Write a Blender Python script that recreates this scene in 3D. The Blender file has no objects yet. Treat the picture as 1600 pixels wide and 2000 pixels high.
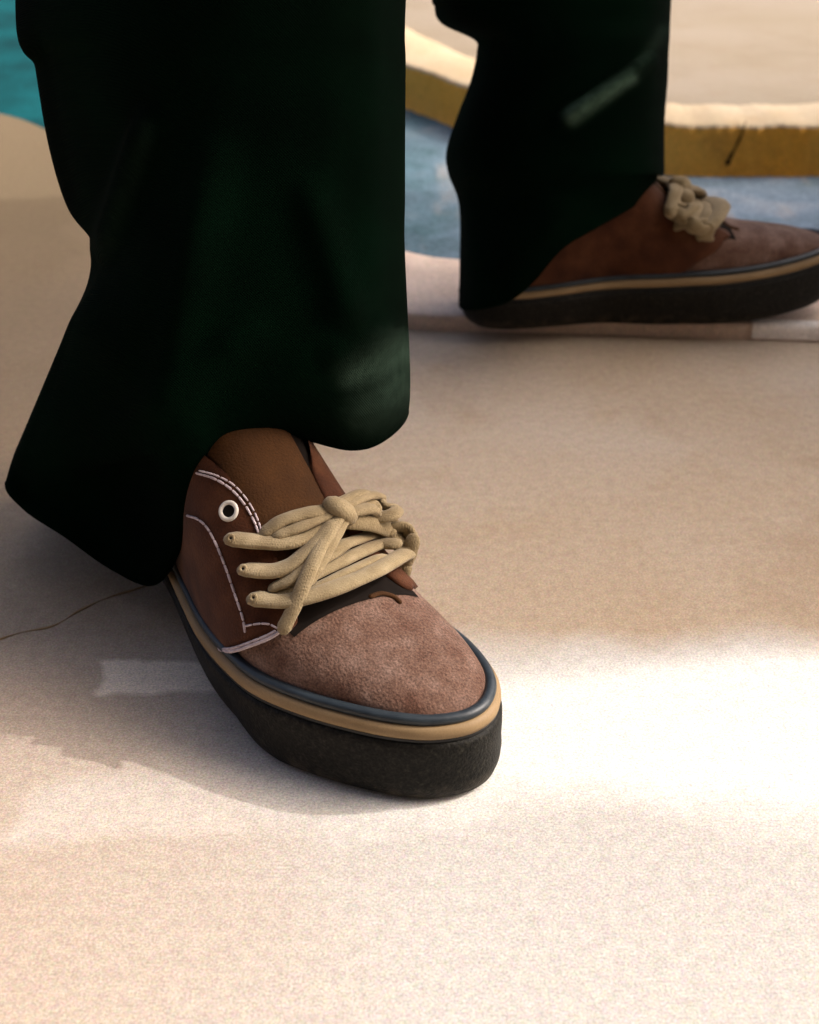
import bpy, math, random
from mathutils import Vector
from mathutils.bvhtree import BVHTree
R = math.radians
random.seed(4)
sc = bpy.context.scene

# ------------------------------------------------------------------ camera, sky, sun, exposure
CAM_H, PITCH, FPX = 0.40, R(30), 2500.0          # 0.4 m above the ground, looking 30 degrees down
cam = bpy.data.objects.new('camera', bpy.data.cameras.new('camera'))
sc.collection.objects.link(cam); sc.camera = cam
cam.location = (0, 0, CAM_H)
cam.rotation_euler = (R(60), 0, 0)
cam.data.sensor_fit = 'HORIZONTAL'; cam.data.sensor_width = 36
cam.data.lens = FPX / 1600 * 36
cam.data.clip_start = 0.01; cam.data.clip_end = 500
cam.data.dof.use_dof = True
cam.data.dof.focus_distance = 0.60
cam.data.dof.aperture_fstop = 13

SUN_EL, SUN_AZ = R(40), R(9)                      # azimuth measured from +x towards +y
world = bpy.data.worlds.new('World'); sc.world = world; world.use_nodes = True
wn = world.node_tree
bg = wn.nodes['Background']
sky = wn.nodes.new('ShaderNodeTexSky'); sky.sky_type = 'NISHITA'; sky.sun_disc = False
sky.sun_elevation = SUN_EL; sky.sun_rotation = R(90) - SUN_AZ
sky.dust_density = 8.0; sky.air_density = 0.45; sky.ozone_density = 0.0
wn.links.new(sky.outputs[0], bg.inputs[0]); bg.inputs[1].default_value = 0.15
sl = bpy.data.lights.new('sun', 'SUN'); sl.energy = 0.95; sl.angle = R(0.8); sl.color = (1, .97, .94)
sun = bpy.data.objects.new('sun', sl); sc.collection.objects.link(sun)
sd = Vector((math.cos(SUN_EL)*math.cos(SUN_AZ), math.cos(SUN_EL)*math.sin(SUN_AZ), math.sin(SUN_EL)))
sun.rotation_euler = sd.to_track_quat('Z', 'Y').to_euler(); sun.location = sd*8
sc.view_settings.view_transform = 'Standard'; sc.view_settings.look = 'None'
sc.view_settings.exposure = 1.32; sc.view_settings.gamma = 1.0
sc.view_settings.use_curve_mapping = False

# ------------------------------------------------------------------ measuring helpers
CP, SP = math.cos(PITCH), math.sin(PITCH)
C0 = Vector((0, 0, CAM_H))
def ray(px, py):
    a = (px-800)/FPX; b = (1000-py)/FPX
    return Vector((a, CP+b*SP, -SP+b*CP))
def G(px, py, z=0.0):                              # the place at height z seen at that spot
    d = ray(px, py); return C0 + d*((z-CAM_H)/d.z)
def V(px, py, Y):                                  # the place at distance Y seen at that spot
    d = ray(px, py); return C0 + d*(Y/d.y)
def W(px, z, Y):
    dep = Y*CP-(z-CAM_H)*SP
    return Vector(((px-800)/FPX*dep, Y, z))

def lerp_tab(tab, x):
    if x <= tab[0][0]: return tab[0][1]
    for (x0, y0), (x1, y1) in zip(tab, tab[1:]):
        if x <= x1: return y0+(y1-y0)*(x-x0)/(x1-x0)
    return tab[-1][1]
def smooth_tab(tab, n=400):
    """monotone resampling of a table through a smoothing pass"""
    xs = [tab[0][0]+(tab[-1][0]-tab[0][0])*i/n for i in range(n+1)]
    ys = [lerp_tab(tab, x) for x in xs]
    for _ in range(60):
        ys = [ys[0]]+[(ys[i-1]+2*ys[i]+ys[i+1])/4 for i in range(1, n)]+[ys[-1]]
    return list(zip(xs, ys)), xs, ys
class Tab:
    def __init__(s, tab, n=300):
        _, s.xs, s.ys = smooth_tab(tab, n)
    def __call__(s, x):
        n = len(s.xs)-1; f = (x-s.xs[0])/(s.xs[-1]-s.xs[0])*n
        f = min(max(f, 0), n-1e-6); i = int(f)
        return s.ys[i]+(s.ys[i+1]-s.ys[i])*(f-i)

def cr(p0, p1, p2, p3, t):
    return 0.5*((2*p1)+(p2-p0)*t+(2*p0-5*p1+4*p2-p3)*t*t+(3*p1-p0-3*p2+p3)*t*t*t)
def spline(pts, sub=6, closed=False):
    pts = [Vector(p) for p in pts]; n = len(pts); out = []
    if closed:
        for i in range(n):
            for k in range(sub): out.append(cr(pts[i-1], pts[i], pts[(i+1) % n], pts[(i+2) % n], k/sub))
        return out
    for i in range(n-1):
        a = pts[i-1] if i else pts[0]*2-pts[1]; d = pts[i+2] if i+2 < n else pts[-1]*2-pts[-2]
        for k in range(sub): out.append(cr(a, pts[i], pts[i+1], d, k/sub))
    out.append(pts[-1]); return out

# ------------------------------------------------------------------ object helpers
def mesh_obj(name, verts, faces, mat, parent=None, smooth=True):
    me = bpy.data.meshes.new(name); me.from_pydata([tuple(v) for v in verts], [], faces); me.update()
    if smooth: me.polygons.foreach_set('use_smooth', [True]*len(me.polygons))
    me.materials.append(mat)
    o = bpy.data.objects.new(name, me); sc.collection.objects.link(o)
    if parent: o.parent = parent
    return o
def tag(o, label=None, cat=None, group=None, kind=None):
    if label: o['label'] = label
    if cat: o['category'] = cat
    if group: o['group'] = group
    if kind: o['kind'] = kind
    return o
def loft(rings, closed=True, cap0=False, cap1=False):
    n = len(rings[0]); v = [p for r in rings for p in r]; f = []
    m = n if closed else n-1
    for i in range(len(rings)-1):
        for j in range(m):
            k = (j+1) % n
            f.append((i*n+j, i*n+k, (i+1)*n+k, (i+1)*n+j))
    if cap0: f.append(tuple(reversed(range(n))))
    if cap1: f.append(tuple((len(rings)-1)*n+j for j in range(n)))
    return v, f
def tube(pts, r, seg=10, flat=1.0, round_ends=True, ups=None, rfun=None):
    pts = [Vector(p) for p in pts]; n = len(pts); rings = []
    t0 = (pts[1]-pts[0]).normalized(); up = Vector((0, 0, 1))
    nrm = (up-t0*up.dot(t0)); nrm = nrm.normalized() if nrm.length > 1e-3 else Vector((1, 0, 0))
    cen, rad = [], []
    for i, p in enumerate(pts):
        t = (pts[min(i+1, n-1)]-pts[max(i-1, 0)]).normalized()
        nrm = (nrm-t*nrm.dot(t)).normalized()
        b = t.cross(nrm); rr = rfun(i/(n-1))*r if rfun else r
        def ringat(c, s):
            return [c+(b*math.cos(a)*s+nrm*math.sin(a)*s*flat) for a in [2*math.pi*k/seg for k in range(seg)]]
        if i == 0 and round_ends:
            rings += [ringat(p-t*rr*.95, rr*.3), ringat(p-t*rr*.7, rr*.72)]
        rings.append(ringat(p, rr))
        if i == n-1 and round_ends:
            rings += [ringat(p+t*rr*.7, rr*.72), ringat(p+t*rr*.95, rr*.3)]
    return loft(rings, True, True, True)
def join(parts):
    v, f = [], []
    for pv, pf in parts:
        o = len(v); v += list(pv); f += [tuple(i+o for i in q) for q in pf]
    return v, f

# ------------------------------------------------------------------ materials
def mat_new(name, rough=.8, spec=.3):
    m = bpy.data.materials.new(name); m.use_nodes = True
    b = m.node_tree.nodes['Principled BSDF']
    b.inputs['Roughness'].default_value = rough
    b.inputs['Specular IOR Level'].default_value = spec
    return m, m.node_tree, b
def noise_mat(name, cols, scale=40, rough=.8, spec=.3, bump=.0, bscale=400, bdist=.001, detail=6, grain=0, gscale=1500, sheen=0):
    """cols: list of (pos, rgb) across a noise"""
    m, nt, b = mat_new(name, rough, spec); N, L = nt.nodes, nt.links
    tc = N.new('ShaderNodeTexCoord')
    n1 = N.new('ShaderNodeTexNoise'); n1.inputs['Scale'].default_value = scale; n1.inputs['Detail'].default_value = detail
    L.new(tc.outputs['Object'], n1.inputs['Vector'])
    cr_ = N.new('ShaderNodeValToRGB'); L.new(n1.outputs['Fac'], cr_.inputs[0])
    e = cr_.color_ramp.elements
    while len(e) < len(cols): e.new(.5)
    for k, (p, c) in enumerate(cols): e[k].position = p; e[k].color = (*c, 1)
    out = cr_.outputs[0]
    if grain:
        n2 = N.new('ShaderNodeTexNoise'); n2.inputs['Scale'].default_value = gscale; n2.inputs['Detail'].default_value = 2
        L.new(tc.outputs['Object'], n2.inputs['Vector'])
        mr = N.new('ShaderNodeMapRange'); mr.inputs['From Min'].default_value = .3; mr.inputs['From Max'].default_value = .7
        mr.inputs['To Min'].default_value = 1-grain; mr.inputs['To Max'].default_value = 1+grain
        L.new(n2.outputs['Fac'], mr.inputs['Value'])
        mx = N.new('ShaderNodeVectorMath'); mx.operation = 'SCALE'
        L.new(out, mx.inputs[0]); L.new(mr.outputs[0], mx.inputs['Scale']); out = mx.outputs[0]
    L.new(out, b.inputs['Base Color'])
    if bump:
        n3 = N.new('ShaderNodeTexNoise'); n3.inputs['Scale'].default_value = bscale; n3.inputs['Detail'].default_value = 4
        L.new(tc.outputs['Object'], n3.inputs['Vector'])
        bp = N.new('ShaderNodeBump'); bp.inputs['Strength'].default_value = bump; bp.inputs['Distance'].default_value = bdist
        L.new(n3.outputs['Fac'], bp.inputs['Height']); L.new(bp.outputs[0], b.inputs['Normal'])
    if sheen: b.inputs['Sheen Weight'].default_value = sheen
    return m

def concrete(name, base, pale, dark, rust, seed=0, pinkish=None, painted_light=False):
    """weathered speckled concrete: broad pale and brown stains, fine grit"""
    m, nt, b = mat_new(name, .82, .25); N, L = nt.nodes, nt.links
    tc = N.new('ShaderNodeTexCoord'); mp = N.new('ShaderNodeMapping'); mp.inputs['Location'].default_value = (seed, seed*1.7, 0)
    L.new(tc.outputs['Object'], mp.inputs['Vector'])
    def noise(sc_, det=4, rough=.5, dist=0):
        n = N.new('ShaderNodeTexNoise'); n.inputs['Scale'].default_value = sc_; n.inputs['Detail'].default_value = det
        n.inputs['Roughness'].default_value = rough; n.inputs['Distortion'].default_value = dist
        L.new(mp.outputs[0], n.inputs['Vector']); return n.outputs['Fac']
    def rng(s, a, b_, c=0, d=1):
        r = N.new('ShaderNodeMapRange'); r.inputs['From Min'].default_value = a; r.inputs['From Max'].default_value = b_
        r.inputs['To Min'].default_value = c; r.inputs['To Max'].default_value = d; L.new(s, r.inputs['Value']); return r.outputs[0]
    def mix(f, c1, c2):
        x = N.new('ShaderNodeMix'); x.data_type = 'RGBA'
        L.new(f, x.inputs['Factor'])
        for s, c in ((6, c1), (7, c2)):
            if isinstance(c, tuple): x.inputs[s].default_value = (*c, 1)
            else: L.new(c, x.inputs[s])
        return x.outputs[2]
    c = mix(rng(noise(3.5, 5, .55, .4), .38, .62), base, pale)
    c = mix(rng(noise(5.2, 6, .6, .6), .52, .72, 0, .75), c, dark)
    c = mix(rng(noise(17, 6, .65), .55, .8, 0, .5), c, rust)
    if pinkish: c = mix(rng(noise(2.3, 3), .45, .6, 0, .7), c, pinkish)
    if painted_light:
        # sunlit band across the paving painted in pale colour, cream tone in front
        sx = N.new('ShaderNodeSeparateXYZ'); L.new(tc.outputs['Object'], sx.inputs[0])
        def math_(op, a, b_):
            q = N.new('ShaderNodeMath'); q.operation = op
            for s_, v_ in ((0, a), (1, b_)):
                if isinstance(v_, (int, float)): q.inputs[s_].default_value = v_
                else: L.new(v_, q.inputs[s_])
            return q.outputs[0]
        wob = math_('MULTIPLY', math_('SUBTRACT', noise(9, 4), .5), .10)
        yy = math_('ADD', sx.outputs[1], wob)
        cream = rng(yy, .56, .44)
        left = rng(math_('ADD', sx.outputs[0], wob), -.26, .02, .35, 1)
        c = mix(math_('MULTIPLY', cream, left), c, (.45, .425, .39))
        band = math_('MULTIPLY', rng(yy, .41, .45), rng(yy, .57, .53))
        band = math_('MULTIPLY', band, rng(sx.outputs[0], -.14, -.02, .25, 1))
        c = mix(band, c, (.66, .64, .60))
        lw = math_('MULTIPLY', rng(math_('ADD', sx.outputs[0], math_('MULTIPLY', wob, 1.5)), -.02, -.22), rng(yy, .50, .80, .25, 1))  # shade on the left paving, put into the colour as brown
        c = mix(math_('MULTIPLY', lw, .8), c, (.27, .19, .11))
        near_l = math_('MULTIPLY', rng(math_('ADD', sx.outputs[0], wob), .0, -.20), rng(yy, .60, .50))  # warm shade tone left of the shoe, coloured in
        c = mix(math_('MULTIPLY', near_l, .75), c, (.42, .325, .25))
        far_l = math_('MULTIPLY', rng(math_('ADD', sx.outputs[0], math_('MULTIPLY', wob, 2)), -.10, -.34), rng(yy, .62, 1.3))  # deeper shade further back on the left, also coloured in
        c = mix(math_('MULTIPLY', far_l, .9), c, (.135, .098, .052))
        def patch_(cx_, cy_, hx, hy, e_, col, k):
            nonlocal c
            wx = math_('ADD', sx.outputs[0], math_('MULTIPLY', wob, .8)); wy = math_('ADD', sx.outputs[1], math_('ADD', math_('MULTIPLY', wob, .4), math_('MULTIPLY', math_('SUBTRACT', noise(45, 4), .5), .008)))
            ax = math_('ABSOLUTE', math_('SUBTRACT', wx, cx_), 0); ay = math_('ABSOLUTE', math_('SUBTRACT', wy, cy_), 0)
            m_ = math_('MULTIPLY', rng(ax, hx+e_, hx), rng(ay, hy+e_, hy)); c = mix(math_('MULTIPLY', m_, k), c, col)
        patch_(-.128, .521, .034, .013, .004, (.80, .70, .58), .95)     # sunlit streak and patch left of the shoe, painted in pale colour
        patch_(-.115, .430, .042, .012, .010, (.52, .46, .40), .8)
    md_ = N.new('ShaderNodeVectorMath'); md_.operation = 'SCALE'; L.new(c, md_.inputs[0]); L.new(rng(noise(150, 5, .75), .35, .65, .90, 1.09), md_.inputs['Scale']); c = md_.outputs[0]
    g = N.new('ShaderNodeVectorMath'); g.operation = 'SCALE'
    L.new(c, g.inputs[0]); L.new(rng(noise(900, 3, .8), .34, .66, .70, 1.30), g.inputs['Scale'])
    cn = N.new('ShaderNodeTexNoise'); cn.inputs['Scale'].default_value = 520; cn.inputs['Detail'].default_value = 3; cn.inputs['Roughness'].default_value = .8; L.new(mp.outputs[0], cn.inputs['Vector'])
    cx = N.new('ShaderNodeMix'); cx.data_type = 'RGBA'; cx.blend_type = 'OVERLAY'; cx.inputs['Factor'].default_value = .28; L.new(g.outputs[0], cx.inputs[6]); L.new(cn.outputs['Color'], cx.inputs[7])
    # sparse specks of coloured grit
    vn = N.new('ShaderNodeTexVoronoi'); vn.inputs['Scale'].default_value = 420; L.new(mp.outputs[0], vn.inputs['Vector'])
    sep = N.new('ShaderNodeSeparateColor'); L.new(vn.outputs['Color'], sep.inputs[0])
    spk = N.new('ShaderNodeMath'); spk.operation = 'MULTIPLY'
    L.new(rng(sep.outputs[0], .86, .93), spk.inputs[0]); L.new(rng(vn.outputs['Distance'], .45, .1, 0, .16), spk.inputs[1])
    c2 = mix(spk.outputs[0], cx.outputs[2], tuple(x*.45 for x in dark))
    L.new(c2, b.inputs['Base Color'])
    bp = N.new('ShaderNodeBump'); bp.inputs['Strength'].default_value = .25; bp.inputs['Distance'].default_value = .0006
    L.new(noise(700, 4, .7), bp.inputs['Height']); L.new(bp.outputs[0], b.inputs['Normal'])
    return m

M = {}
M['ground'] = concrete('pale_concrete', (.46, .355, .25), (.50, .41, .32), (.37, .265, .17), (.40, .27, .15), 0, painted_light=True)
M['ledge'] = concrete('pink_concrete', (.64, .49, .39), (.68, .54, .44), (.52, .37, .27), (.56, .40, .25), 3)
M['lit_strip'] = concrete('sunlit_edge_tone', (.84, .78, .74), (.86, .82, .78), (.55, .47, .40), (.5, .38, .24), 9)  # sunlit ledge edge, painted as a pale tone
M['far_ground'] = concrete('sandy_ground', (.235, .19, .13), (.26, .215, .16), (.20, .155, .10), (.21, .15, .09), 5)
M['kerb'] = concrete('ochre_stone', (.82, .38, .045), (.84, .46, .09), (.42, .21, .04), (.20, .12, .035), 2)
M['kerb_top'] = concrete('pale_stone_top', (.40, .30, .18), (.45, .36, .24), (.38, .26, .13), (.36, .22, .09), 7)
M['shade_wall'] = concrete('cream_shade_blocker', (.62, .53, .42), (.66, .58, .47), (.55, .45, .34), (.5, .38, .27), 11)
M['dark_shade_wall'] = noise_mat('dark_brown_sky_blocker', [(.3, (.05, .04, .03)), (.7, (.08, .065, .05))], 3, .9, .2)
def channel_mat():
    m, nt, b = mat_new('weathered_blue_paint', .8, .08); N, L = nt.nodes, nt.links
    tc = N.new('ShaderNodeTexCoord')
    def noise(sc_, det=4, vec=None, dist=0):
        n = N.new('ShaderNodeTexNoise'); n.inputs['Scale'].default_value = sc_; n.inputs['Detail'].default_value = det; n.inputs['Roughness'].default_value = .62; n.inputs['Distortion'].default_value = dist
        L.new(vec or tc.outputs['Object'], n.inputs['Vector']); return n.outputs['Fac']
    def ramp(s, cols):
        r = N.new('ShaderNodeValToRGB'); L.new(s, r.inputs[0]); e = r.color_ramp.elements
        while len(e) < len(cols): e.new(.5)
        for k, (p, c) in enumerate(cols): e[k].position = p; e[k].color = (*c, 1)
        return r.outputs[0]
    # greener and deeper towards the left bend, greyer blue on the right
    sx = N.new('ShaderNodeSeparateXYZ'); L.new(tc.outputs['Object'], sx.inputs[0])
    mr = N.new('ShaderNodeMapRange'); mr.inputs['From Min'].default_value = -.15; mr.inputs['From Max'].default_value = .16; L.new(sx.outputs[0], mr.inputs['Value'])
    blue = ramp(noise(9, 6, None, .5), [(.35, (.13, .19, .22)), (.52, (.20, .27, .34)), (.72, (.34, .38, .42))])
    teal = ramp(noise(7, 5), [(.35, (.0005, .035, .040)), (.65, (.002, .075, .085))])
    x = N.new('ShaderNodeMix'); x.data_type = 'RGBA'; L.new(mr.outputs[0], x.inputs['Factor']); L.new(teal, x.inputs[6]); L.new(blue, x.inputs[7])
    # tan streaks where the paint has worn away
    mp = N.new('ShaderNodeMapping'); mp.inputs['Scale'].default_value = (1, .22, 1); L.new(tc.outputs['Object'], mp.inputs['Vector'])
    st = N.new('ShaderNodeMapRange'); st.inputs['From Min'].default_value = .56; st.inputs['From Max'].default_value = .72; st.inputs['To Max'].default_value = .7
    L.new(noise(17, 5, mp.outputs[0]), st.inputs['Value'])
    y = N.new('ShaderNodeMix'); y.data_type = 'RGBA'; sm = N.new('ShaderNodeMath'); sm.operation = 'MULTIPLY'; L.new(st.outputs[0], sm.inputs[0]); L.new(mr.outputs[0], sm.inputs[1]); L.new(sm.outputs[0], y.inputs['Factor']); L.new(x.outputs[2], y.inputs[6]); y.inputs[7].default_value = (.42, .35, .29, 1)
    g = N.new('ShaderNodeVectorMath'); g.operation = 'SCALE'
    gr = N.new('ShaderNodeMapRange'); gr.inputs['From Min'].default_value = .3; gr.inputs['From Max'].default_value = .7; gr.inputs['To Min'].default_value = .58; gr.inputs['To Max'].default_value = 1.42
    L.new(noise(300, 4), gr.inputs['Value']); L.new(y.outputs[2], g.inputs[0]); L.new(gr.outputs[0], g.inputs['Scale'])
    L.new(g.outputs[0], b.inputs['Base Color'])
    bp = N.new('ShaderNodeBump'); bp.inputs['Strength'].default_value = .3; bp.inputs['Distance'].default_value = .001
    L.new(noise(300, 4), bp.inputs['Height']); L.new(bp.outputs[0], b.inputs['Normal'])
    return m
M['channel'] = channel_mat()
M['rubber'] = noise_mat('black_rubber', [(.3, (.003, .003, .0022)), (.55, (.010, .0093, .007)), (.75, (.026, .024, .018))], 420, .6, .16, .6, 700, .0008, grain=.6, gscale=900)
def dusty(m, z0, z1):
    nt = m.node_tree; N, L = nt.nodes, nt.links; b = N['Principled BSDF']; old = b.inputs['Base Color'].links[0].from_socket
    tc = N.new('ShaderNodeTexCoord'); sx = N.new('ShaderNodeSeparateXYZ'); L.new(tc.outputs['Object'], sx.inputs[0])
    mr = N.new('ShaderNodeMapRange'); mr.inputs['From Min'].default_value = z1; mr.inputs['From Max'].default_value = z0; mr.inputs['To Max'].default_value = .55; L.new(sx.outputs[2], mr.inputs['Value'])
    n = N.new('ShaderNodeTexNoise'); n.inputs['Scale'].default_value = 130; n.inputs['Detail'].default_value = 6; L.new(tc.outputs['Object'], n.inputs['Vector'])
    r2 = N.new('ShaderNodeMapRange'); r2.inputs['From Min'].default_value = .45; r2.inputs['From Max'].default_value = .65; L.new(n.outputs['Fac'], r2.inputs['Value'])
    mu = N.new('ShaderNodeMath'); mu.operation = 'MULTIPLY'; L.new(mr.outputs[0], mu.inputs[0]); L.new(r2.outputs[0], mu.inputs[1])
    x = N.new('ShaderNodeMix'); x.data_type = 'RGBA'; L.new(mu.outputs[0], x.inputs['Factor']); L.new(old, x.inputs[6]); x.inputs[7].default_value = (.12, .095, .07, 1)
    L.new(x.outputs[2], b.inputs['Base Color'])
dusty(M['rubber'], 0, .012)
M['rubber_line'] = noise_mat('dark_rubber_line', [(.3, (.008, .008, .008)), (.7, (.014, .014, .014))], 100, .5, .4)
M['stripe'] = noise_mat('khaki_rubber_stripe', [(.3, (.235, .155, .075)), (.7, (.285, .195, .10))], 60, .6, .3, .2, 500, .0004, grain=.08)
M['piping'] = noise_mat('slate_blue_piping', [(.3, (.010, .016, .022)), (.7, (.024, .034, .042))], 120, .45, .45, .3, 500, .0004)
M['vamp'] = noise_mat('mauve_brown_suede', [(.3, (.085, .040, .026)), (.5, (.130, .073, .052)), (.72, (.185, .118, .092))], 75, .9, .12, .6, 700, .0012, grain=.42, gscale=1000, sheen=.12)
M['quarter'] = noise_mat('russet_brown_suede', [(.3, (.042, .011, .003)), (.5, (.066, .020, .006)), (.75, (.098, .036, .013))], 60, .85, .2, .45, 800, .001, grain=.22, gscale=1200, sheen=.06)
M['tongue'] = noise_mat('dark_brown_suede', [(.3, (.038, .014, .003)), (.7, (.066, .026, .006))], 60, .85, .2, .45, 800, .001, grain=.2, gscale=1200)
M['lining'] = noise_mat('black_lining', [(.3, (.006, .004, .003)), (.7, (.014, .01, .008))], 60, .9, .1)
M['stitch'] = noise_mat('lilac_white_thread', [(.3, (.42, .33, .34)), (.7, (.60, .52, .55))], 300, .7, .2)
def braid(m):
    """woven cord: two crossing sets of fine ribs"""
    nt = m.node_tree; N, L = nt.nodes, nt.links; b = N['Principled BSDF']
    tc = N.new('ShaderNodeTexCoord'); hs = []
    for rot in (35, -40):
        mp = N.new('ShaderNodeMapping'); mp.inputs['Rotation'].default_value = (0, 0, R(rot)); L.new(tc.outputs['Object'], mp.inputs['Vector'])
        w = N.new('ShaderNodeTexWave'); w.inputs['Scale'].default_value = 260; w.inputs['Distortion'].default_value = 2.5; w.inputs['Detail'].default_value = 2; L.new(mp.outputs[0], w.inputs['Vector']); hs.append(w.outputs['Fac'])
    a = N.new('ShaderNodeMath'); a.operation = 'MAXIMUM'; L.new(hs[0], a.inputs[0]); L.new(hs[1], a.inputs[1])
    bp = N.new('ShaderNodeBump'); bp.inputs['Strength'].default_value = .28; bp.inputs['Distance'].default_value = .0005
    old = b.inputs['Normal'].links[0].from_socket; L.new(a.outputs[0], bp.inputs['Height']); L.new(old, bp.inputs['Normal']); L.new(bp.outputs[0], b.inputs['Normal'])
M['metal'] = noise_mat('pale_metal_eyelet', [(.3, (.55, .52, .46)), (.7, (.68, .64, .58))], 80, .4, .5)
M['hole'] = noise_mat('eyelet_hole', [(.3, (.006, .005, .004)), (.7, (.01, .008, .006))], 80, .9, .1)
M['lace'] = noise_mat('khaki_cotton_lace', [(.3, (.235, .175, .095)), (.55, (.285, .22, .125)), (.75, (.34, .265, .16))], 120, .95, .1, .5, 1300, .0008, grain=.12, gscale=1500, sheen=.15)
braid(M['lace'])
def cloth_mat():
    m, nt, b = mat_new('blackish_green_cloth', 1.0, .02); N, L = nt.nodes, nt.links
    tc = N.new('ShaderNodeTexCoord')
    def noise(sc_, det=4):
        n = N.new('ShaderNodeTexNoise'); n.inputs['Scale'].default_value = sc_; n.inputs['Detail'].default_value = det
        L.new(tc.outputs['Object'], n.inputs['Vector']); return n.outputs['Fac']
    r = N.new('ShaderNodeValToRGB'); L.new(noise(9, 5), r.inputs[0]); e = r.color_ramp.elements
    e[0].position = .35; e[0].color = (.0002, .0017, .0007, 1); e[1].position = .68; e[1].color = (.0004, .0054, .0022, 1)
    # cuff highlight and crease glints, painted in as paler cloth
    at = N.new('ShaderNodeAttribute'); at.attribute_name = 'glint'
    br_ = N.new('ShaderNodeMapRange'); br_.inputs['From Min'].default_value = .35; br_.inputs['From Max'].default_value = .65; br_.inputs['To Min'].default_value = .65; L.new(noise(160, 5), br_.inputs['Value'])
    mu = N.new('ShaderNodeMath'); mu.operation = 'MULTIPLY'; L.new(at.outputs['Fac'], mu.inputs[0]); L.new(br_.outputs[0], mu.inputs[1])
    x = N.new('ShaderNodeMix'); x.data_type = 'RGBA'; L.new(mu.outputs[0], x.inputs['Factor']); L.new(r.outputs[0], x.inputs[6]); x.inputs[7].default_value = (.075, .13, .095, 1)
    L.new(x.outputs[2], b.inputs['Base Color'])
    bp = N.new('ShaderNodeBump'); bp.inputs['Strength'].default_value = .4; bp.inputs['Distance'].default_value = .0005
    wv = N.new('ShaderNodeTexWave'); wv.inputs['Scale'].default_value = 420; wv.bands_direction = 'DIAGONAL'; L.new(tc.outputs['Object'], wv.inputs['Vector'])
    L.new(wv.outputs['Fac'], bp.inputs['Height']); L.new(bp.outputs[0], b.inputs['Normal'])
    return m
M['cloth'] = cloth_mat()
M['skin'] = noise_mat('skin', [(.3, (.42, .26, .18)), (.7, (.5, .32, .23))], 30, .6, .3)

# ------------------------------------------------------------------ the setting
def sheet(name, loop, z, mat, drop=None):
    """flat sheet inside a closed outline, with an optional skirt downwards"""
    n = len(loop); v = [Vector((x, y, z)) for x, y in loop]; f = [tuple(range(n))]
    if drop is not None:
        v += [Vector((x, y, drop)) for x, y in loop]
        f += [(i, (i+1) % n, (i+1) % n+n, i+n) for i in range(n)]
    o = mesh_obj(name, v, f, mat, smooth=False); tag(o, kind='structure'); return o

gm = sheet('ground', [(-60, -40), (60, -40), (60, 90), (-60, 90)], -.09, M['far_ground'])
# near paving: everything on the camera's side of the shoreline
shore_pts = [(-6, 5.2), (-2.6, 3.1), (-1.2, 2.2), (-.70, 1.86), (-.555, 1.773), (-.466, 1.678), (-.30, 1.46), (-.15, 1.28), (-.005, 1.16), (.05, 1.135), (.16, 1.12), (.34, 1.115), (.7, 1.13), (1.4, 1.2), (3, 1.5), (8, 2.4)]
shore = [(p.x, p.y) for p in spline([(x, y, 0) for x, y in shore_pts], 6)]
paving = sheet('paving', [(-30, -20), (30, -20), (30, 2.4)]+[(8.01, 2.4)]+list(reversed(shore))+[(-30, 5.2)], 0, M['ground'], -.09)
# raised ledge along the channel that the rear foot stands on
LZ = .014
edge_pts = [(-.42, 1.63), (-.33, 1.42), (-.2, 1.16), (-.10, 1.04), (-.004, .997), (.08, .990), (.2, .981), (.34, .968), (.6, .955), (1.4, .95), (3, 1.15), (8, 2.0)]
edge = spline([(x, y, 0) for x, y in edge_pts], 8)
def shore_y(x):
    for (x0, y0), (x1, y1) in zip(shore, shore[1:]):
        if x0 <= x <= x1: return y0+(y1-y0)*(x-x0)/(x1-x0)
    return shore[-1][1]
prof = [(0, .0), (.0, LZ-.003), (.0008, LZ-.001), (.0025, LZ-.0002), (.012, LZ)]
rings = [[Vector((p.x, p.y+a, b)) for p in edge] for a, b in prof]
rings += [[Vector((p.x, p.y+.012+(max(shore_y(p.x)-.004, p.y+.013)-p.y-.012)*k/3, LZ)) for p in edge] for k in (1, 2, 3)]
rings += [[Vector((q.x, q.y+.002, 0.0)) for q in rings[-1]]]
v, f = loft(rings, closed=False); led = mesh_obj('ledge', v, f, M['ledge']); tag(led, kind='structure')
# sunlit strip at the ledge's right end, its brightness put into the colour
lit_edge_pts = [p for p in edge if p.x > .262]
rr = [[Vector((p.x, p.y-.0012+a, b+.0008)) for p in lit_edge_pts] for a, b in [(0, .001), (0, LZ-.004), (.001, LZ-.001), (.004, LZ), (.010, LZ+.0002)]]
v, f = loft(rr, closed=False); lp = mesh_obj('ledge_lit_strip', v, f, M['lit_strip'], led)
# painted channel floor
sheet('channel_floor', [(-30, 0), (30, 0), (30, 40), (-30, 40)], -.012, M['channel'])

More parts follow.
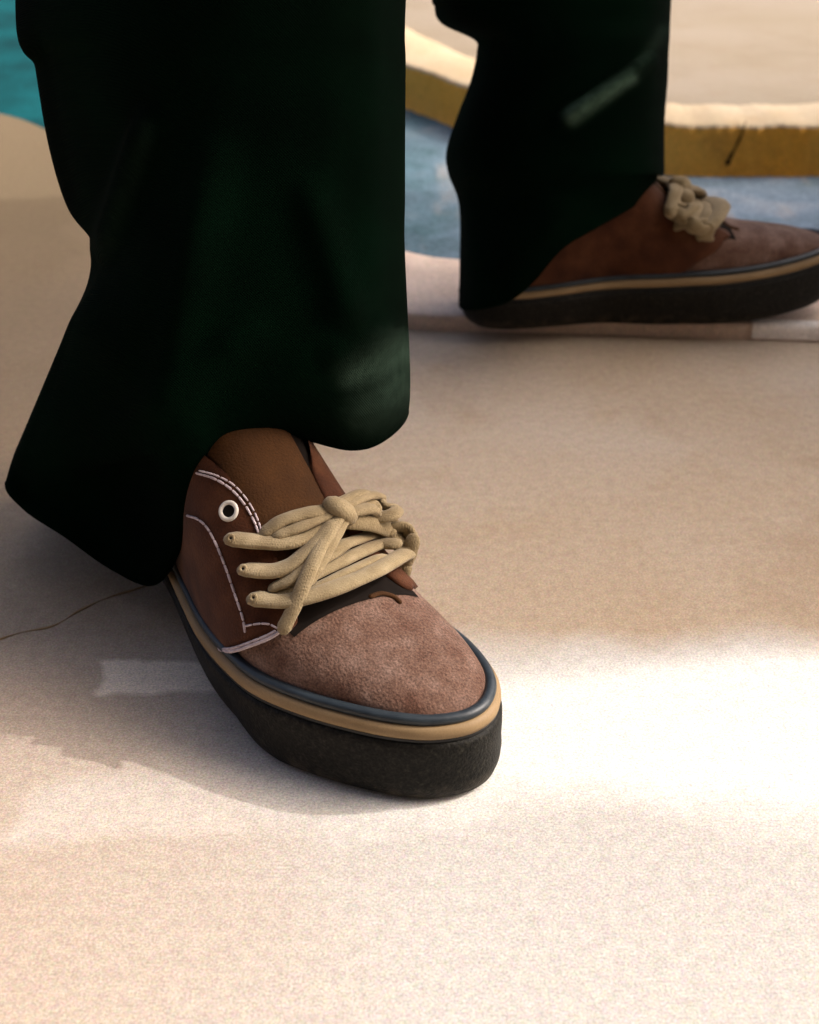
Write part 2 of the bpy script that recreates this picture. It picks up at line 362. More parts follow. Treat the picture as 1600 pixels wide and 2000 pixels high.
# ochre kerb on the far side of the channel
kb_pts = [(-2.2, 9), (-1.1, 5.2), (-.45, 3.2), (-.20, 2.45), (-.09, 2.08), (-.007, 1.874), (.040, 1.785), (.087, 1.706), (.14, 1.625), (.20, 1.56), (.297, 1.515), (.39, 1.508), (.483, 1.511), (.62, 1.52), (1.2, 1.56), (3, 1.9), (8, 3.0)]
kb = spline([(x, y, 0) for x, y in kb_pts], 8)
def kerb_stone(pts, name, jit):
    n = len(pts); out = []
    nr = []
    for i in range(n):
        t = (pts[min(i+1, n-1)]-pts[max(i-1, 0)]).normalized(); nr.append(Vector((-t.y, t.x, 0)))
    H_ = .047
    pf = [(-.004, -.012), (0, -.002), (0, .012), (.0015, .034), (.001, H_-.004), (.004, H_-.001), (.010, H_), (.05, H_+.001), (.105, H_), (.112, H_-.004), (.113, -.012)]
    rs = []
    for a, b in pf:
        row = []
        for i, p in enumerate(pts):
            w = .0012*math.sin(p.x*61+jit)+.0010*math.sin(p.x*143+p.y*40)+.0010*math.sin(p.x*391+b*90)+random.uniform(-.0007, .0007)
            row.append(p+nr[i]*(a+w)+Vector((0, 0, b+(.0008*math.sin(p.x*90) if b > .03 else 0))))
        rs.append(row)
    v, f = loft(rs, closed=False)
    ends = [tuple(k*n for k in range(len(pf))), tuple(reversed([k*n+n-1 for k in range(len(pf))]))]
    o = mesh_obj(name, v, f+ends, M['kerb'], kerb)
    o.data.materials.append(M['kerb_top'])
    for p in o.data.polygons:
        if p.index < len(f) and p.index//(n-1) >= 4 and p.index//(n-1) <= 8: p.material_index = 1
    return o
kerb = bpy.data.objects.new('kerb', None); sc.collection.objects.link(kerb)
tag(kerb, 'low ochre stone kerb with pale worn top bending round the far side of the blue channel', 'kerb')
def dense(a, b):
    """points of the kerb line between two x positions"""
    full = spline([(x, y, 0) for x, y in kb_pts], 24); return [p for p in full if a <= p.x <= b]
kerb_stone(dense(-3, .2005), 'kerb_stone', 0); kerb_stone(dense(.2025, 9), 'kerb_stone', 2)
# slanting crack beside the joint, as a dark sunken sliver
cp = [V(1458, 238, 1.507), V(1452, 258, 1.507), V(1441, 283, 1.506), V(1430, 304, 1.505), V(1424, 319, 1.503)]
v, f = tube([Vector((p.x, 1.5105-.0012, p.z)) for p in spline(cp, 5)], .0022, 6, rfun=lambda t: (.25+1.3*t*t)*(1+.25*math.sin(t*19)))
mesh_obj('crack', v, f, M['hole'], kerb)
# sandy ground beyond the kerb, 6 mm under its top
bl = [(p.x, p.y+.06) for p in kb if p.x < .1]+[(p.x, p.y+.08) for p in kb if p.x >= .1]
sheet('far_ground', bl+[(40, 3.1), (40, 60), (-2.3, 60)], .040, M['far_ground'])

# fine crack in the near paving on the left
def ground_crack(pix, w):
    v, f = tube([Vector((p.x, p.y, .0002)) for p in spline([G(*q) for q in pix], 8)], w, 6, flat=.25, rfun=lambda t: .6+.4*math.sin(t*23))
    o = mesh_obj('crack', v, f, M['crackline'], paving)
M['crackline'] = noise_mat('rusty_crack_fill', [(.3, (.26, .16, .075)), (.7, (.38, .27, .15))], 50, .9, .1)
ground_crack([(-40, 1262), (40, 1236), (105, 1222), (160, 1190), (215, 1166), (300, 1140)], .0012)

# unseen walls added to cast shade: one along the right, one behind the viewer
def shade_wall(y0, y1, label, x0=1.15, h=1.45):
    x1 = x0+.22
    vs = [Vector((x, y, z)) for z in (-.01, h) for x, y in ((x0, y0), (x1, y0), (x1, y1), (x0, y1))]
    o = mesh_obj('shade_wall', vs, [(0, 3, 2, 1), (4, 5, 6, 7), (0, 1, 5, 4), (1, 2, 6, 5), (2, 3, 7, 6), (3, 0, 4, 7)], M['shade_wall'], smooth=False)
    tag(o, label, 'shade_wall'); return o
K = math.tan(SUN_AZ)
shade_wall(.548+1.15*K, 1.44+1.15*K, 'cream shade blocker added along the right, unseen beyond the picture edge')
bs = [Vector((x, y, z)) for z in (-.01, 9.0) for x, y in ((-7, -2.4), (7, -2.4), (7, -2.1), (-7, -2.1))]
tag(mesh_obj('shade_wall', bs, [(0, 3, 2, 1), (4, 5, 6, 7), (0, 1, 5, 4), (1, 2, 6, 5), (2, 3, 7, 6), (3, 0, 4, 7)], M['dark_shade_wall'], smooth=False), 'tall brown sky blocker added behind the viewer, beyond the picture', 'shade_wall')

# ------------------------------------------------------------------ the shoe, in its own space: x to the toe, y to the inner side
YAW = R(-60)
A = Vector((math.cos(YAW), math.sin(YAW), 0)); Nn = Vector((-A.y, A.x, 0))
OX = None
_m = max(Vector((G(px, py).x, G(px, py).y, 0)).dot(A) for px, py in [(850, 1572), (930, 1550), (780, 1566)])
OX = _m-.2965; OY = .218
F_ORG = A*OX+Nn*OY
def to_local(p): q = p-F_ORG; return Vector((q.dot(A), q.dot(Nn), p.z))
def to_world(p): return F_ORG+A*p.x+Nn*p.y+Vector((0, 0, p.z))

out_pts = [(0, -.002), (.006, -.019), (.022, -.032), (.05, -.039), (.09, -.043), (.13, -.049), (.165, -.0535), (.195, -.0535), (.222, -.0490), (.248, -.036),
           (.270, -.020), (.2845, -.0065), (.2945, .008), (.2985, .025), (.2925, .041), (.275, .0535), (.248, .058), (.22, .055), (.19, .046), (.15, .037), (.11, .032), (.07, .033), (.03, .031), (.008, .019)]
outline = spline([(x, y, 0) for x, y in out_pts], 8, closed=True)
def offset(loop, d):
    n = len(loop); o = []
    for i in range(n):
        t = (loop[(i+1) % n]-loop[i-1]).normalized()
        o.append(loop[i]+Vector((-t.y, t.x, 0))*d)
    return o
def spring(x): return .0015*max(0, (x-.20)/.095)**2
def thick(x): return .80+.20*min(1, max(0, (x-.05)/.15))      # the sole is thinner under the heel
def ringz(d, z):
    off = offset(outline, d); off2 = offset(outline, d+.006*max(0, 1-z/.030))
    out = []
    for p, q in zip(off, off2):
        k = min(1, max(0, (.235-p.x)/.035)); r = p.lerp(q, k)     # waisted under the arch, flush at the toe
        out.append(Vector((r.x, r.y, z*thick(r.x)+spring(r.x)*(1 if z > .02 else .7))))
    return out
S_Z = .0345
def span(loop, x):
    ys = []
    n = len(loop)
    for i in range(n):
        a, b = loop[i], loop[(i+1) % n]
        if (a.x-x)*(b.x-x) <= 0 and a.x != b.x: ys.append(a.y+(b.y-a.y)*(x-a.x)/(b.x-a.x))
    return (min(ys), max(ys)) if ys else None
inner = offset(outline, .0075)
X0, X1 = min(p.x for p in inner)+1e-4, max(p.x for p in inner)-1e-4
Hs = Tab([(0, .070), (.02, .105), (.05, .125), (.10, .142), (.135, .139), (.155, .126), (.175, .110), (.195, .0915), (.215, .077), (.235, .0665), (.255, .0595), (.272, .0545), (.283, .051), (.290, .049)])
def U(x, t):
    """a point of the upper: x along the foot, t from -1 (outer side) to 1 (inner side)"""
    x = min(max(x, X0), X1)
    a, b = span(inner, x); c, w = (a+b)/2, (b-a)/2
    z0 = .040*thick(x)+spring(x); h = max(Hs(x), z0+.001)
    # at both ends the height closes down like a rounded box
    e = min((X1-x)/.030, 1); h = z0+(h-z0)*math.sqrt(max(0, 1-(1-e)**2))
    ph = t*math.pi/2
    k = min(max((x-.13)/.09, 0), 1)
    p = .68*(1-k)+.95*k; q = .56*(1-k)+.80*k
    s = math.copysign(abs(math.sin(ph))**p, ph)
    ww = w*(1-.06*(1-k)*(1-abs(s)))
    return Vector((x, c+ww*s-.004*math.cos(ph)*(1-k)*0, z0+(h-z0)*max(0, math.cos(ph))**q))
NX, NT = 70, 48
def xs(i): u = i/NX; return X0+(X1-X0)*(.5-.5*math.cos(math.pi*(.04+.96*u))-0.5+.5*math.cos(math.pi*.04))/(.5-.5*math.cos(math.pi)-.5+.5*math.cos(math.pi*.04))
Ug = [[U(xs(i), -1+2*j/NT) for j in range(NT+1)] for i in range(NX+1)]
uv_, uf_ = loft(Ug, closed=False)
bvh = BVHTree.FromPolygons([tuple(to_world(p)) for p in uv_], uf_)
cam0 = C0
def on(px, py, lift=0.0, dflt=.60):
    """the place on the upper seen there, lifted towards its normal; local space"""
    d = ray(px, py).normalized(); h, nrm, _, dist = bvh.ray_cast(cam0, d)
    if h is None:                                 # just past the outline: the nearest place on the upper
        h, nrm, _, dd = min((bvh.find_nearest(C0+d*(.48+.004*k)) for k in range(60)), key=lambda q: q[3])
        if dd > .007: return None
        return to_local(h+(nrm if nrm.dot(d) < 0 else -nrm)*lift)
    if nrm.dot(d) > 0: nrm = -nrm
    return to_local(h+nrm*lift)
def trace(pts, lift=0.0, sub=5):
    """pts: (px, py[, lift]) – points off the shoe keep the distance of their neighbours"""
    out = []; miss = []
    for k, q in enumerate(pts):
        l = q[2] if len(q) > 2 else lift
        p = on(q[0], q[1], 0)
        out.append(None if p is None else (on(q[0], q[1], l)))
    dist = [None if p is None else (to_world(p)-C0).length for p in out]
    for k in range(len(pts)):
        if out[k] is None:
            js = [j for j in range(len(pts)) if dist[j] is not None]
            j = min(js, key=lambda j: abs(j-k))
            l = pts[k][2] if len(pts[k]) > 2 else lift
            out[k] = to_local(C0+ray(*pts[k][:2]).normalized()*(dist[j]-(l if out[k] is None else 0)*.3))
    return spline(out, sub)

def tanwise(a, b, t): return a+(b-a)*t
def patch(bl, br, tl, tr_, nu=16, nv=10):
    pass

def build_shoe(parent):
    """all the pieces of one shoe, in the shoe's own space"""
    P = []
    def add(name, vf, m, smooth=True):
        o = mesh_obj(name, vf[0], vf[1], M[m], parent, smooth); P.append(o); return o
    # sole wall
    add('sole', loft([ringz(.0040, .0), ringz(.0018, .0022), ringz(.0004, .0065), ringz(.0, .011), ringz(.0004, .016), ringz(.0002, .024), ringz(.0004, .0300), ringz(.0014, .0325), ringz(.006, .0332)], True, True, True), 'rubber')
    add('sole_line', loft([ringz(.0036, .032), ringz(.0019, .0330), ringz(.0019, .0348), ringz(.0038, .0356)], True, True, True), 'rubber_line')
    add('sole_stripe', loft([ringz(.0036, .0346), ringz(.0014, .0352), ringz(.0011, .0372), ringz(.0016, .0398), ringz(.0034, .0408), ringz(.008, .0410)], True, True, True), 'stripe')
    # rolled piping between stripe and upper
    pl = [Vector((p.x, p.y, .0425*thick(p.x)+spring(p.x))) for p in offset(outline, .0062)]
    n = len(pl); rg = []
    for i in range(n):
        t = (pl[(i+1) % n]-pl[i-1]).normalized(); b = Vector((-t.y, t.x, 0))
        rg.append([pl[i]+b*math.cos(a)*.0028+Vector((0, 0, 1))*math.sin(a)*.0024 for a in [2*math.pi*k/10 for k in range(10)]])
    rg.append(rg[0]); add('piping', loft(rg), 'piping')
    # the upper itself
    add('upper', (uv_, uf_), 'vamp')
    # outer quarter: a panel laid over the upper from the throat down to the piping
    def xt(px, py):
        p = on(px, py); best = None
        if p is None:                             # just past the outline: the nearest place on the upper
            d = ray(px, py).normalized()
            p = to_local(min((bvh.find_nearest(C0+d*(.5+.005*k)) for k in range(40)), key=lambda h: h[3])[0])
        for i in range(0, 141):
            x = .05+(.26-.05)*i/140
            if abs(x-p.x) > .012: continue
            for j in range(0, 100):
                t = -1+j/60; q = U(x, t); dd = (q-p).length_squared
                if best is None or dd < best[0]: best = (dd, x, t)
        return Vector((best[1], best[2], 0))
    throat = spline([Vector((.060, -.30, 0)), Vector((.095, -.32, 0))]+[xt(*q) for q in [(400, 917), (440, 930), (478, 960), (505, 998), (524, 1040), (540, 1085), (555, 1130), (570, 1175), (582, 1212), (574, 1232)]], 6)
    low_end = xt(432, 1282).x+.006
    def quarter(side):
        nu, nv = 40, 18; rows = []
        for i in range(nu+1):
            u = i/nu                              # 0 at the heel, 1 at the front end
            row = []
            for j in range(nv+1):
                vv = j/nv                         # 0 low, 1 at the throat
                tp = throat[0] if u == 0 else throat[min(int(u*(len(throat)-1)), len(throat)-2)].lerp(throat[min(int(u*(len(throat)-1))+1, len(throat)-1)], (u*(len(throat)-1)) % 1 if u < 1 else 1)
                if u == 1: tp = throat[-1]
                xlo = .012+(low_end-.012)*u
                x = xlo+(tp.x-xlo)*vv**1.1; t = -1.0+(tp.y+1.0)*vv
                x += .005*math.sin(math.pi*min(1, vv*1.15))*u**8 if vv < .87 else 0
                p = U(x, t*side); q = U(x+.002, t*side); r_ = U(x, (t+.02)*side)
                nn = (q-p).cross(r_-p)*side
                nn = nn.normalized() if nn.length > 0 else Vector((0, 0, 1))
                if nn.z < 0 and vv > .5: nn = -nn
                if nn.y*side > 0 and vv <= .5: nn = -nn
                row.append((p, nn))
            rows.append(row)
        def th(i, j): return .0026 if 0 < j < nv and i < nu else .0020
        top = [[p+nn*th(i, j) for j, (p, nn) in enumerate(row)] for i, row in enumerate(rows)]
        bot = [[p-nn*.0008 for p, nn in row] for row in rows]
        v1, f1 = loft(top, closed=False); v2, f2 = loft(bot, closed=False); o = len(v1); w = nv+1
        rim = [i*w for i in range(nu+1)]+[nu*w+j for j in range(1, w)]+[i*w+nv for i in range(nu-1, -1, -1)]+[j for j in range(nv-1, 0, -1)]
        sf = [(rim[k], rim[(k+1) % len(rim)], rim[(k+1) % len(rim)]+o, rim[k]+o) for k in range(len(rim))]
        return v1+v2, f1+[tuple(i+o for i in reversed(q)) for q in f2]+sf
    add('quarter', quarter(1), 'quarter'); add('quarter', quarter(-1), 'quarter')
    # tongue: padded strip down the middle of the instep
    rows = []
    for i in range(19):
        x = .062+(.212-.062)*i/18
        wl = lerp_tab([(0, .46), (.5, .44), (1, .30)], i/18); wr = lerp_tab([(0, .16), (.5, .20), (1, .26)], i/18)
        row = []
        for j in range(15):
            t = -wl+(wl+wr)*j/14; p = U(x, t)
            pad = .0012+.0028*(1-(j/7-1)**4)*min(1, (18-i)/3)
            row.append(p+Vector((.45, 0, .9)).normalized()*pad)
        rows.append(row)
    add('tongue', loft(rows, closed=False), 'tongue')
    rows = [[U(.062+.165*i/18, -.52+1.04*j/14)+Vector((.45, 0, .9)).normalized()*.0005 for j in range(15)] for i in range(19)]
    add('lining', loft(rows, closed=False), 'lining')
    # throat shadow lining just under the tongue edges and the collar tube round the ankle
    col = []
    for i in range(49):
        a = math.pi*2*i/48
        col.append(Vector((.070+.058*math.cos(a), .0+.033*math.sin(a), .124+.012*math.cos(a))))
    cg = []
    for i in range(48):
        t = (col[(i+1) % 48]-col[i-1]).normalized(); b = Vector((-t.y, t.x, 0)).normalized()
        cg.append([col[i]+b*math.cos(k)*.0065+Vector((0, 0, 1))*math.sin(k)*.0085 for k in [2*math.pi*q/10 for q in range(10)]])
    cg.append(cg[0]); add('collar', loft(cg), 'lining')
    # stitching: rows of short threads
    def stitches(pix, r=.00062, gap=.0011, ln=.0030, lift=.0032):
        line = trace(pix, lift, 10); seglen = 0; out = []; cur = [line[0]]; acc = 0; on_ = True
        for a, b in zip(line, line[1:]):
            L_ = (b-a).length; steps = max(1, int(L_/.0005))
            for s in range(1, steps+1):
                p = a+(b-a)*s/steps; acc += L_/steps
                if on_: cur.append(p)
                if on_ and acc >= ln:
                    if len(cur) > 2: out.append(tube([cur[0], cur[len(cur)//2], cur[-1]], r, 6))
                    acc = 0; on_ = False
                elif not on_ and acc >= gap: acc = 0; on_ = True; cur = [p]
        return join(out)
    s = [stitches([(395, 925), (425, 937), (455, 958), (480, 988), (497, 1020), (507, 1046)]),
         stitches([(400, 921), (430, 932), (461, 952), (487, 984), (503, 1016), (513, 1044)], .0005),
         stitches([(378, 1006), (398, 1014), (416, 1032), (434, 1068), (452, 1115), (470, 1168), (484, 1212), (490, 1252)]),
         stitches([(432, 1277), (465, 1268), (500, 1259), (535, 1246), (556, 1232)], .0009, .0006),
         stitches([(430, 1272), (465, 1262), (500, 1252), (533, 1240), (552, 1228)], .0007, .0008),
         stitches([(488, 1222), (510, 1219), (530, 1221), (548, 1230)], .0005)]
    so = add('stitching', join(s), 'stitch')
    # eyelets down the outer side
    for k, (ex, ey, r) in enumerate([(452, 1000, .0040), (467, 1056, .0030), (491, 1116, .0030), (511, 1173, .0030)]):
        lift = .0030 if k == 0 else .0098
        if k: r = .0014
        c = on(ex, ey, lift); q1 = on(ex+6, ey, lift); q2 = on(ex, ey+6, lift)
        nn = (q1-c).cross(q2-c).normalized(); e1 = (q1-c).normalized(); e2 = nn.cross(e1)
        rg = [[c+(e1*math.cos(a)+e2*math.sin(a))*(r+(.0011 if k == 0 else .0008)*math.cos(b))+nn*(.0010 if k == 0 else .0005)*math.sin(b) for b in [2*math.pi*j/8 for j in range(8)]] for a in [2*math.pi*i/24 for i in range(25)]]
        e = add('eyelet', loft(rg), 'metal')
        if k: e.data.materials.clear(); e.data.materials.append(M['lace'])
        dsk = [c+(e1*math.cos(a)+e2*math.sin(a))*r for a in [2*math.pi*i/20 for i in range(20)]]
        h = add('eyelet_hole', (dsk, [tuple(range(20))]), 'hole')
    # laces
    r = .0041
    segs = []
    def lace(pts, rr=r, lift=.006, flat=.52, sub=7):
        ph = random.random()*6
        segs.append(tube(trace(pts, lift, sub), rr*1.04, 14, flat, rfun=lambda t: 1+.035*math.sin(t*11+ph)+.02*math.sin(t*29+ph*2)))
    lace([(690, 1120, .003), (650, 1138, .003), (610, 1158, .003)], .0036)
    lace([(775, 1085, .004), (735, 1100, .004), (690, 1118, .004), (640, 1142, .004), (585, 1168, .004)], .0040)
    lace([(770, 1062, .004), (730, 1074, .004), (690, 1090, .004), (645, 1112, .004), (590, 1140, .004), (545, 1165, .003)], .0040)
    lace([(760, 1040, .004), (720, 1052, .004), (680, 1066, .004), (640, 1082, .005)], .0038)
    lace([(468, 1056, .0052), (520, 1064, .005), (560, 1066, .006), (600, 1054, .007), (632, 1030, .009)], .0052)
    lace([(520, 1040, .003), (548, 1024, .006), (585, 1016, .008), (615, 1014, .010), (645, 1008, .010)], .0044)
    lace([(545, 1050, .006), (585, 1038, .009), (625, 1022, .011)], .0040)
    lace([(492, 1116, .0052), (540, 1120, .005), (575, 1106, .007), (605, 1078, .009), (630, 1045, .011)], .0050)
    lace([(540, 1150, .004), (572, 1138, .007), (600, 1105, .009), (625, 1070, .010)], .0038)
    lace([(512, 1173, .0052), (560, 1180, .006), (610, 1176, .008), (670, 1158, .009), (725, 1134, .009), (765, 1108, .009), (785, 1085, .009)], .0052)
    # the two hanging ends
    lace([(640, 1030, .013), (627, 1065, .013), (608, 1110, .013), (594, 1155, .012), (580, 1195, .009), (563, 1230, .006)], .0036)
    lace([(650, 1040, .012), (636, 1075, .012), (618, 1115, .012), (600, 1150, .011)], .0036)
    lace([(560, 1128, .004), (590, 1120, .005), (630, 1100, .005), (665, 1075, .005)], .0036)
    lace([(655, 1150, .004), (700, 1135, .005), (745, 1112, .005), (778, 1098, .004)], .0038)
    # the bow's loops
    lace([(640, 1015, .012), (675, 1000, .014), (712, 992, .016), (750, 988, .016), (774, 993, .015), (768, 1004, .013), (735, 1010, .013), (690, 1016, .012), (655, 1022, .011)], .0036)
    lace([(650, 1024, .012), (690, 1030, .014), (735, 1026, .016), (775, 1030, .016), (803, 1046, .014), (806, 1066, .012), (785, 1074, .011), (745, 1062, .011), (700, 1048, .011), (660, 1036, .010)], .0042)
    lace([(640, 1002, .011), (668, 992, .013), (700, 996, .013), (730, 1012, .012), (765, 1020, .012)], .0034)
    lace([(806, 1058, .008), (800, 1080, .006), (790, 1100, .005), (784, 1118, .003)], .0040)
    # the knot
    kc = trace([(628, 1010, .013), (640, 1020, .015), (655, 1030, .013)], 0, 4)
    segs.append(tube(kc, .0050, 12, .9))
    add('lace', join(segs), 'lace')
    # lace loop of the inner panel's front corner
    add('throat_loop', tube(trace([(724, 1166), (745, 1160), (768, 1166), (780, 1176)], .0002, 5), .0013, 8), 'tongue')
    return P

# ------------------------------------------------------------------ the person: trousers, shoes, legs inside
person = bpy.data.objects.new('person', None); sc.collection.objects.link(person)
person.location = (0.02, .82, 0)
tag(person, 'person striding in very dark green baggy trousers and brown suede lace-up shoes', 'person')
def child(o, parent=person):
    o.parent = parent; o.matrix_parent_inverse = parent.matrix_basis.inverted(); return o

shoe = bpy.data.objects.new('shoe', None); sc.collection.objects.link(shoe)
pieces = build_shoe(shoe)
shoe['label'] = 'near brown suede shoe, toe towards the camera, with khaki laces tied in a bow'
shoe.location = F_ORG; shoe.rotation_euler = (0, 0, YAW); child(shoe)
shoe2 = bpy.data.objects.new('shoe', None); sc.collection.objects.link(shoe2)
for o in pieces:
    c = o.copy(); c.data = o.data.copy(); c.parent = shoe2; sc.collection.objects.link(c)
    for vtx in c.data.vertices:                   # mirrored; worn-in and rocking up at the toe
        co = vtx.co; co.y = -co.y
        x = co.x; co.x = x-.030*math.exp(-((x-.185)/.060)**2)+.006*max(0, x-.2)/.095
        co.z += .017*max(0, (co.x-.15)/.15)**1.7
    c.data.flip_normals()
shoe2['label'] = 'rear brown suede shoe in side view, standing on the ledge'
shoe2.location = (.040, .976, LZ); shoe2.rotation_euler = (0, 0, R(11)); shoe2.scale = (1.015,)*3; child(shoe2)

# ---- trousers
def grid_loft(ctrl, na=6, nl=6):
    """rings of control points -> smooth closed tube"""
    rings = [spline(r, na, closed=True) for r in ctrl]; n = len(rings[0]); out = []
    cols = [spline([r[j] for r in rings], nl) for j in range(n)]
    return [[cols[j][i] for j in range(n)] for i in range(len(cols[0]))]
def circ(cx, cy, z, rx, ry, n, start=0.0, tilt=0.0):
    return [Vector((cx+rx*math.cos(-a+start), cy+ry*math.sin(-a+start), z+tilt*math.cos(a))) for a in [2*math.pi*k/n for k in range(n)]]
# near leg: sixteen points per ring: right, front..., left, back...
near = []
near.append([V(790,800,.600),V(752,850,.570),V(685,871,.562),V(560,845,.556),V(445,858,.548),V(392,912,.540),V(356,1042,.543),V(303,1134,.568),
             V(225,1108,.590),V(130,1042,.600),V(52,990,.614),V(21,940,.632),W(120,.020,.705),W(330,.012,.742),W(580,.035,.715),W(735,.095,.665)])
near.append([V(792,765,.600),V(760,812,.567),V(688,835,.557),V(555,815,.547),V(442,834,.541),V(384,870,.535),V(326,898,.541),V(262,912,.577),
             V(200,930,.602),V(130,948,.609),V(66,948,.618),V(33,895,.634),W(110,.045,.710),W(320,.04,.746),W(580,.055,.722),W(735,.105,.670)])
near.append([V(792,715,.602),V(758,760,.563),V(682,785,.551),V(555,775,.543),V(442,790,.538),V(374,818,.530),V(312,850,.534),V(252,868,.555),
             V(192,875,.566),V(130,870,.580),V(80,860,.598),V(54,845,.624),W(120,.075,.705),W(320,.07,.742),W(580,.08,.728),W(735,.125,.675)])
near.append([V(787,600,.606),V(745,630,.566),V(665,645,.547),V(555,650,.537),V(455,655,.532),V(385,660,.530),V(325,665,.532),V(272,668,.538),
             V(225,665,.550),V(185,655,.565),V(155,645,.583),V(134,660,.606),W(190,.14,.672),W(330,.145,.712),W(560,.15,.722),W(725,.165,.675)])
near.append([V(781,470,.610),V(742,490,.570),V(665,500,.552),V(560,505,.543),V(468,510,.538),V(405,512,.534),V(352,514,.534),V(307,515,.540),
             V(270,515,.552),V(240,512,.568),V(218,508,.585),V(203,502,.605),W(196,.195,.655),W(330,.20,.695),W(560,.21,.715),W(722,.22,.680)])
near.append([V(782,380,.614),V(742,395,.575),V(665,400,.557),V(565,405,.548),V(480,405,.544),V(420,405,.540),V(370,405,.541),V(320,405,.550),
             V(268,405,.568),V(215,402,.595),V(168,400,.630),V(139,396,.665),W(160,.235,.70),W(330,.24,.73),W(560,.25,.73),W(722,.255,.685)])
near.append([V(782,280,.617),V(742,285,.578),V(665,290,.560),V(570,292,.552),V(490,292,.549),V(425,292,.547),V(370,292,.551),V(310,292,.560),
             V(250,290,.577),V(190,285,.602),V(135,280,.635),V(103,275,.668),W(140,.275,.71),W(330,.28,.74),W(560,.285,.735),W(722,.29,.690)])
near.append([V(783,120,.620),V(742,120,.582),V(665,120,.564),V(570,120,.556),V(490,120,.553),V(425,120,.553),V(360,120,.556),V(295,120,.564),
             V(230,120,.578),V(170,120,.600),V(110,120,.632),V(77,118,.665),W(120,.33,.71),W(330,.335,.74),W(560,.335,.735),W(722,.335,.695)])
near.append([V(785,-60,.622),V(742,-60,.586),V(665,-60,.568),V(570,-60,.560),V(490,-60,.556),V(425,-60,.556),V(355,-60,.560),V(285,-60,.568),
             V(215,-60,.582),V(150,-60,.604),V(90,-60,.634),V(52,-60,.665),W(100,.40,.71),W(330,.40,.74),W(560,.40,.735),W(722,.40,.695)])
near.append(circ(-.085, .67, .50, .092, .092, 16))
near.append(circ(-.050, .70, .66, .098, .098, 16))
near.append(circ(-.015, .73, .82, .105, .105, 16))
near.append(circ(.005, .76, .92, .10, .10, 16))
# rear leg: twelve points per ring
def rring(l, r, py, dz=0):
    w = r-l
    f_ = [(r, 1.005), (r-.06*w, .955), (r-.22*w, .925), (r-.42*w, .912), (r-.62*w, .912), (r-.82*w, .925), (l+.05*w, .955), (l, 1.005)]
    pts = [V(px, py, Y) for px, Y in f_]
    zb = pts[0].z
    return pts+[W(l+.12*w, zb, 1.07), W(l+.4*w, zb, 1.095), W(l+.65*w, zb, 1.095), W(l+.9*w, zb, 1.06)]
rear = []
hz = LZ+.004
rear.append([V(1257,386,1.005),V(1225,405,.965),V(1160,442,.932),V(1095,482,.915),V(1040,545,.912),V(990,585,.915),V(932,600,.935),V(901,596,.985),W(925,.02,1.03),W(1010,.025,1.05),W(1120,.06,1.06),W(1220,.085,1.04)])
rear.append([V(1272,360,1.005),V(1240,375,.962),V(1175,400,.938),V(1095,432,.912),V(1030,485,.908),V(975,515,.914),V(925,525,.938),V(903,520,.985),W(925,.055,1.035),W(1010,.055,1.06),W(1130,.08,1.065),W(1240,.10,1.045)])
rear.append([V(1289,325,1.005),V(1262,335,.958),V(1195,352,.930),V(1105,372,.920),V(1030,385,.922),V(965,392,.935),V(915,395,.96),V(902,400,1.0),W(918,.10,1.05),W(1010,.10,1.08),W(1150,.11,1.08),W(1260,.13,1.05)])
rear.append(rring(882, 1292, 335)); rear.append(rring(879, 1292, 290)); rear.append(rring(900, 1293, 225)); rear.append(rring(925, 1298, 160))
rear.append(rring(937, 1300, 105)); rear.append(rring(932, 1302, 72)); rear.append(rring(866, 1303, 38)); rear.append(rring(855, 1305, 0)); rear.append(rring(850, 1308, -60))
rear.append(circ(.105, .995, .47, .095, .095, 12)); rear.append(circ(.08, .97, .66, .10, .10, 12)); rear.append(circ(.05, .93, .82, .105, .105, 12)); rear.append(circ(.03, .90, .92, .10, .10, 12))
def proj(p):
    dz = p.z-CAM_H; dep = p.y*CP-dz*SP
    return 800+FPX*p.x/dep, 1000-FPX*(p.y*SP+dz*CP)/dep
def ridge(p, a, b, amp, w, d):
    """a raised cloth fold along a line on the leg's near side"""
    x, y = proj(p); ax, ay = a; bx, by = b
    L2 = (bx-ax)**2+(by-ay)**2; t = ((x-ax)*(bx-ax)+(y-ay)*(by-ay))/L2
    if t < -.15 or t > 1.15: return
    tt = min(max(t, 0), 1); dd = math.hypot(x-ax-(bx-ax)*tt, y-ay-(by-ay)*tt)
    k = math.exp(-(dd/w)**2)*min(1, max(0, (t+.15)/.3))*min(1, max(0, (1.15-t)/.3))
    p += d*(amp*k)
g1 = grid_loft(near, 12, 16)
for row in g1:
    for p in row:
        if p.y < .66 and p.z < .42:
            ridge(p, (300, 230), (212, 490), .010, 26, Vector((-.3, -1, .2)))
            ridge(p, (420, 300), (330, 760), .006, 38, Vector((-.2, -1, .1)))
            ridge(p, (600, 360), (690, 640), .006, 34, Vector((.2, -1, .1)))
            ridge(p, (500, 640), (210, 860), .006, 32, Vector((-.1, -1, .3)))
            ridge(p, (640, 700), (770, 640), .006, 30, Vector((.1, -1, .5)))
            ridge(p, (760, 480), (560, 760), .003, 45, Vector((.1, -1, .2)))
            ridge(p, (110, 560), (350, 830), .003, 40, Vector((-.2, -1, .2)))
g2 = grid_loft(rear, 16, 22)
for row in g2:
    for p in row:
        if p.y < 1.02 and p.z < .42:
            ridge(p, (1095, 245), (1270, 120), .011, 15, Vector((0, -1, .5)))
            ridge(p, (930, 110), (1060, 60), .006, 25, Vector((0, -1, .3)))
            ridge(p, (900, 330), (1100, 400), .004, 30, Vector((0, -1, .3)))
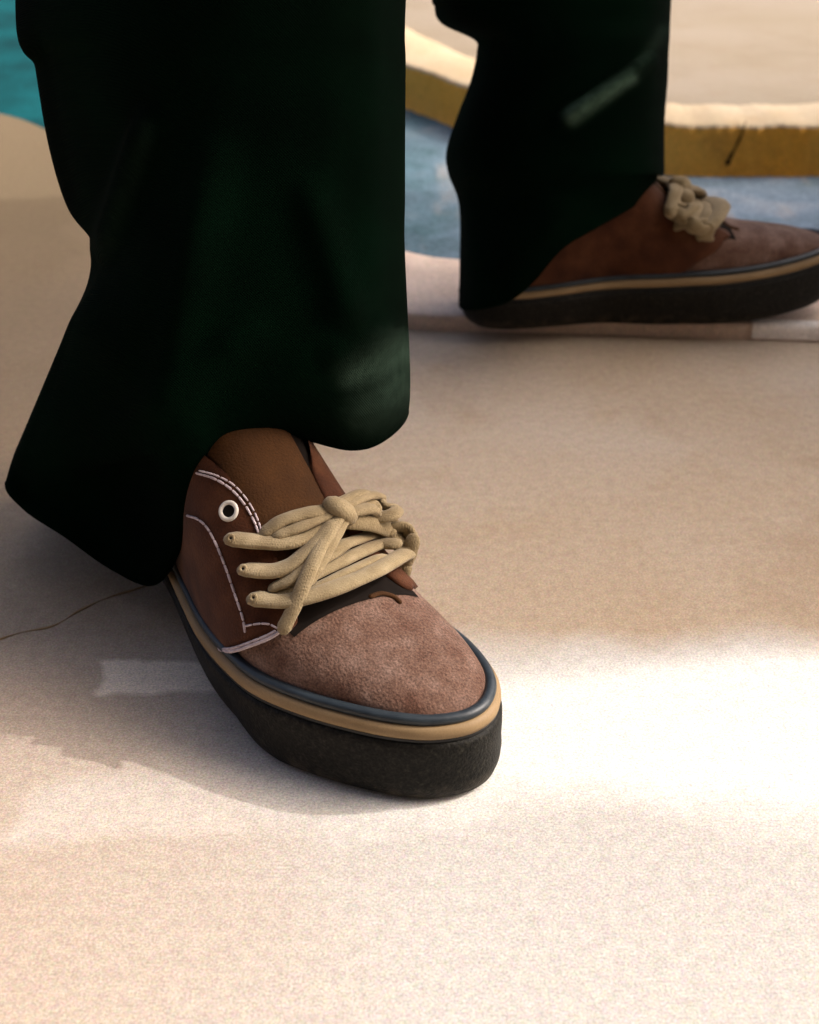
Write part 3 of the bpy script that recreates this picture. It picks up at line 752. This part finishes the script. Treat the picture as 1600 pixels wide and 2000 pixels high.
seat = [circ(.015, .83, z, rx, ry, 24) for z, rx, ry in ((.80, .09, .15), (.86, .125, .19), (.93, .135, .19), (1.02, .125, .165))]
seat = [circ(.015, .83, .78, .03, .06, 24)]+seat
def as_vf(g): return loft(g)
tv, tf = join([as_vf(g1), as_vf(g2), as_vf(seat)])
tr = mesh_obj('trousers', tv, tf, M['cloth']); child(tr)
wa = tr.data.attributes.new('glint', 'FLOAT', 'POINT')  # light on cuff and folds, stored as a mask for paler colour
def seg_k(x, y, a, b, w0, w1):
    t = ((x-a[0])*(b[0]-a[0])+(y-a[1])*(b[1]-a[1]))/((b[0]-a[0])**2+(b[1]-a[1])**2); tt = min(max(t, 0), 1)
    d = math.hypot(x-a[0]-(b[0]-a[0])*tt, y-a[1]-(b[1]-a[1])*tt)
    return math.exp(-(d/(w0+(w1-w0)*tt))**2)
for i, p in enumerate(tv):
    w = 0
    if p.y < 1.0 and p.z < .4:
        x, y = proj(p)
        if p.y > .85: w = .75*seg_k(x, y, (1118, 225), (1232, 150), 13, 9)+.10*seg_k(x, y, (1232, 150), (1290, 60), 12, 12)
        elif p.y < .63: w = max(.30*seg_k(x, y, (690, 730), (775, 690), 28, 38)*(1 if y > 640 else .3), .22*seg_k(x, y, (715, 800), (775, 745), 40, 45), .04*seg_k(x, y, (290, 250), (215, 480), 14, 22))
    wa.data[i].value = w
so = tr.modifiers.new('thickness', 'SOLIDIFY'); so.thickness = .0022; so.offset = -1
# hems: rolled, stitched edge along each leg's bottom ring
for g in (g1, g2):
    ring = g[0]+[g[0][0], g[0][1]]
    v, f = tube(ring, .0024, 8, round_ends=False); child(mesh_obj('hem', v, f, M['cloth']))
# body: both legs and the pelvis as one skinned mesh inside the clothes
bj = [(.015, .83, .92), (.0, .75, .86), (-.06, .69, .50), (-.095, .665, .16), (-.088, .652, .095), (.04, .91, .86), (.10, .99, .50), (.098, 1.0, .17), (.105, .985, .10), (.015, .83, 1.04)]
be = [(0, 1), (1, 2), (2, 3), (3, 4), (0, 5), (5, 6), (6, 7), (7, 8), (0, 9)]
br = [.11, .075, .052, .026, .022, .075, .052, .026, .022, .11]
bm_ = bpy.data.meshes.new('body'); bm_.from_pydata(bj, be, []); bm_.materials.append(M['skin'])
body = bpy.data.objects.new('body', bm_); sc.collection.objects.link(body)
md = body.modifiers.new('skin', 'SKIN')
for i, sv in enumerate(bm_.skin_vertices[0].data): sv.radius = (br[i], br[i])
bm_.skin_vertices[0].data[0].use_root = True
ms = body.modifiers.new('sub', 'SUBSURF'); ms.levels = 2; ms.render_levels = 2
child(body)
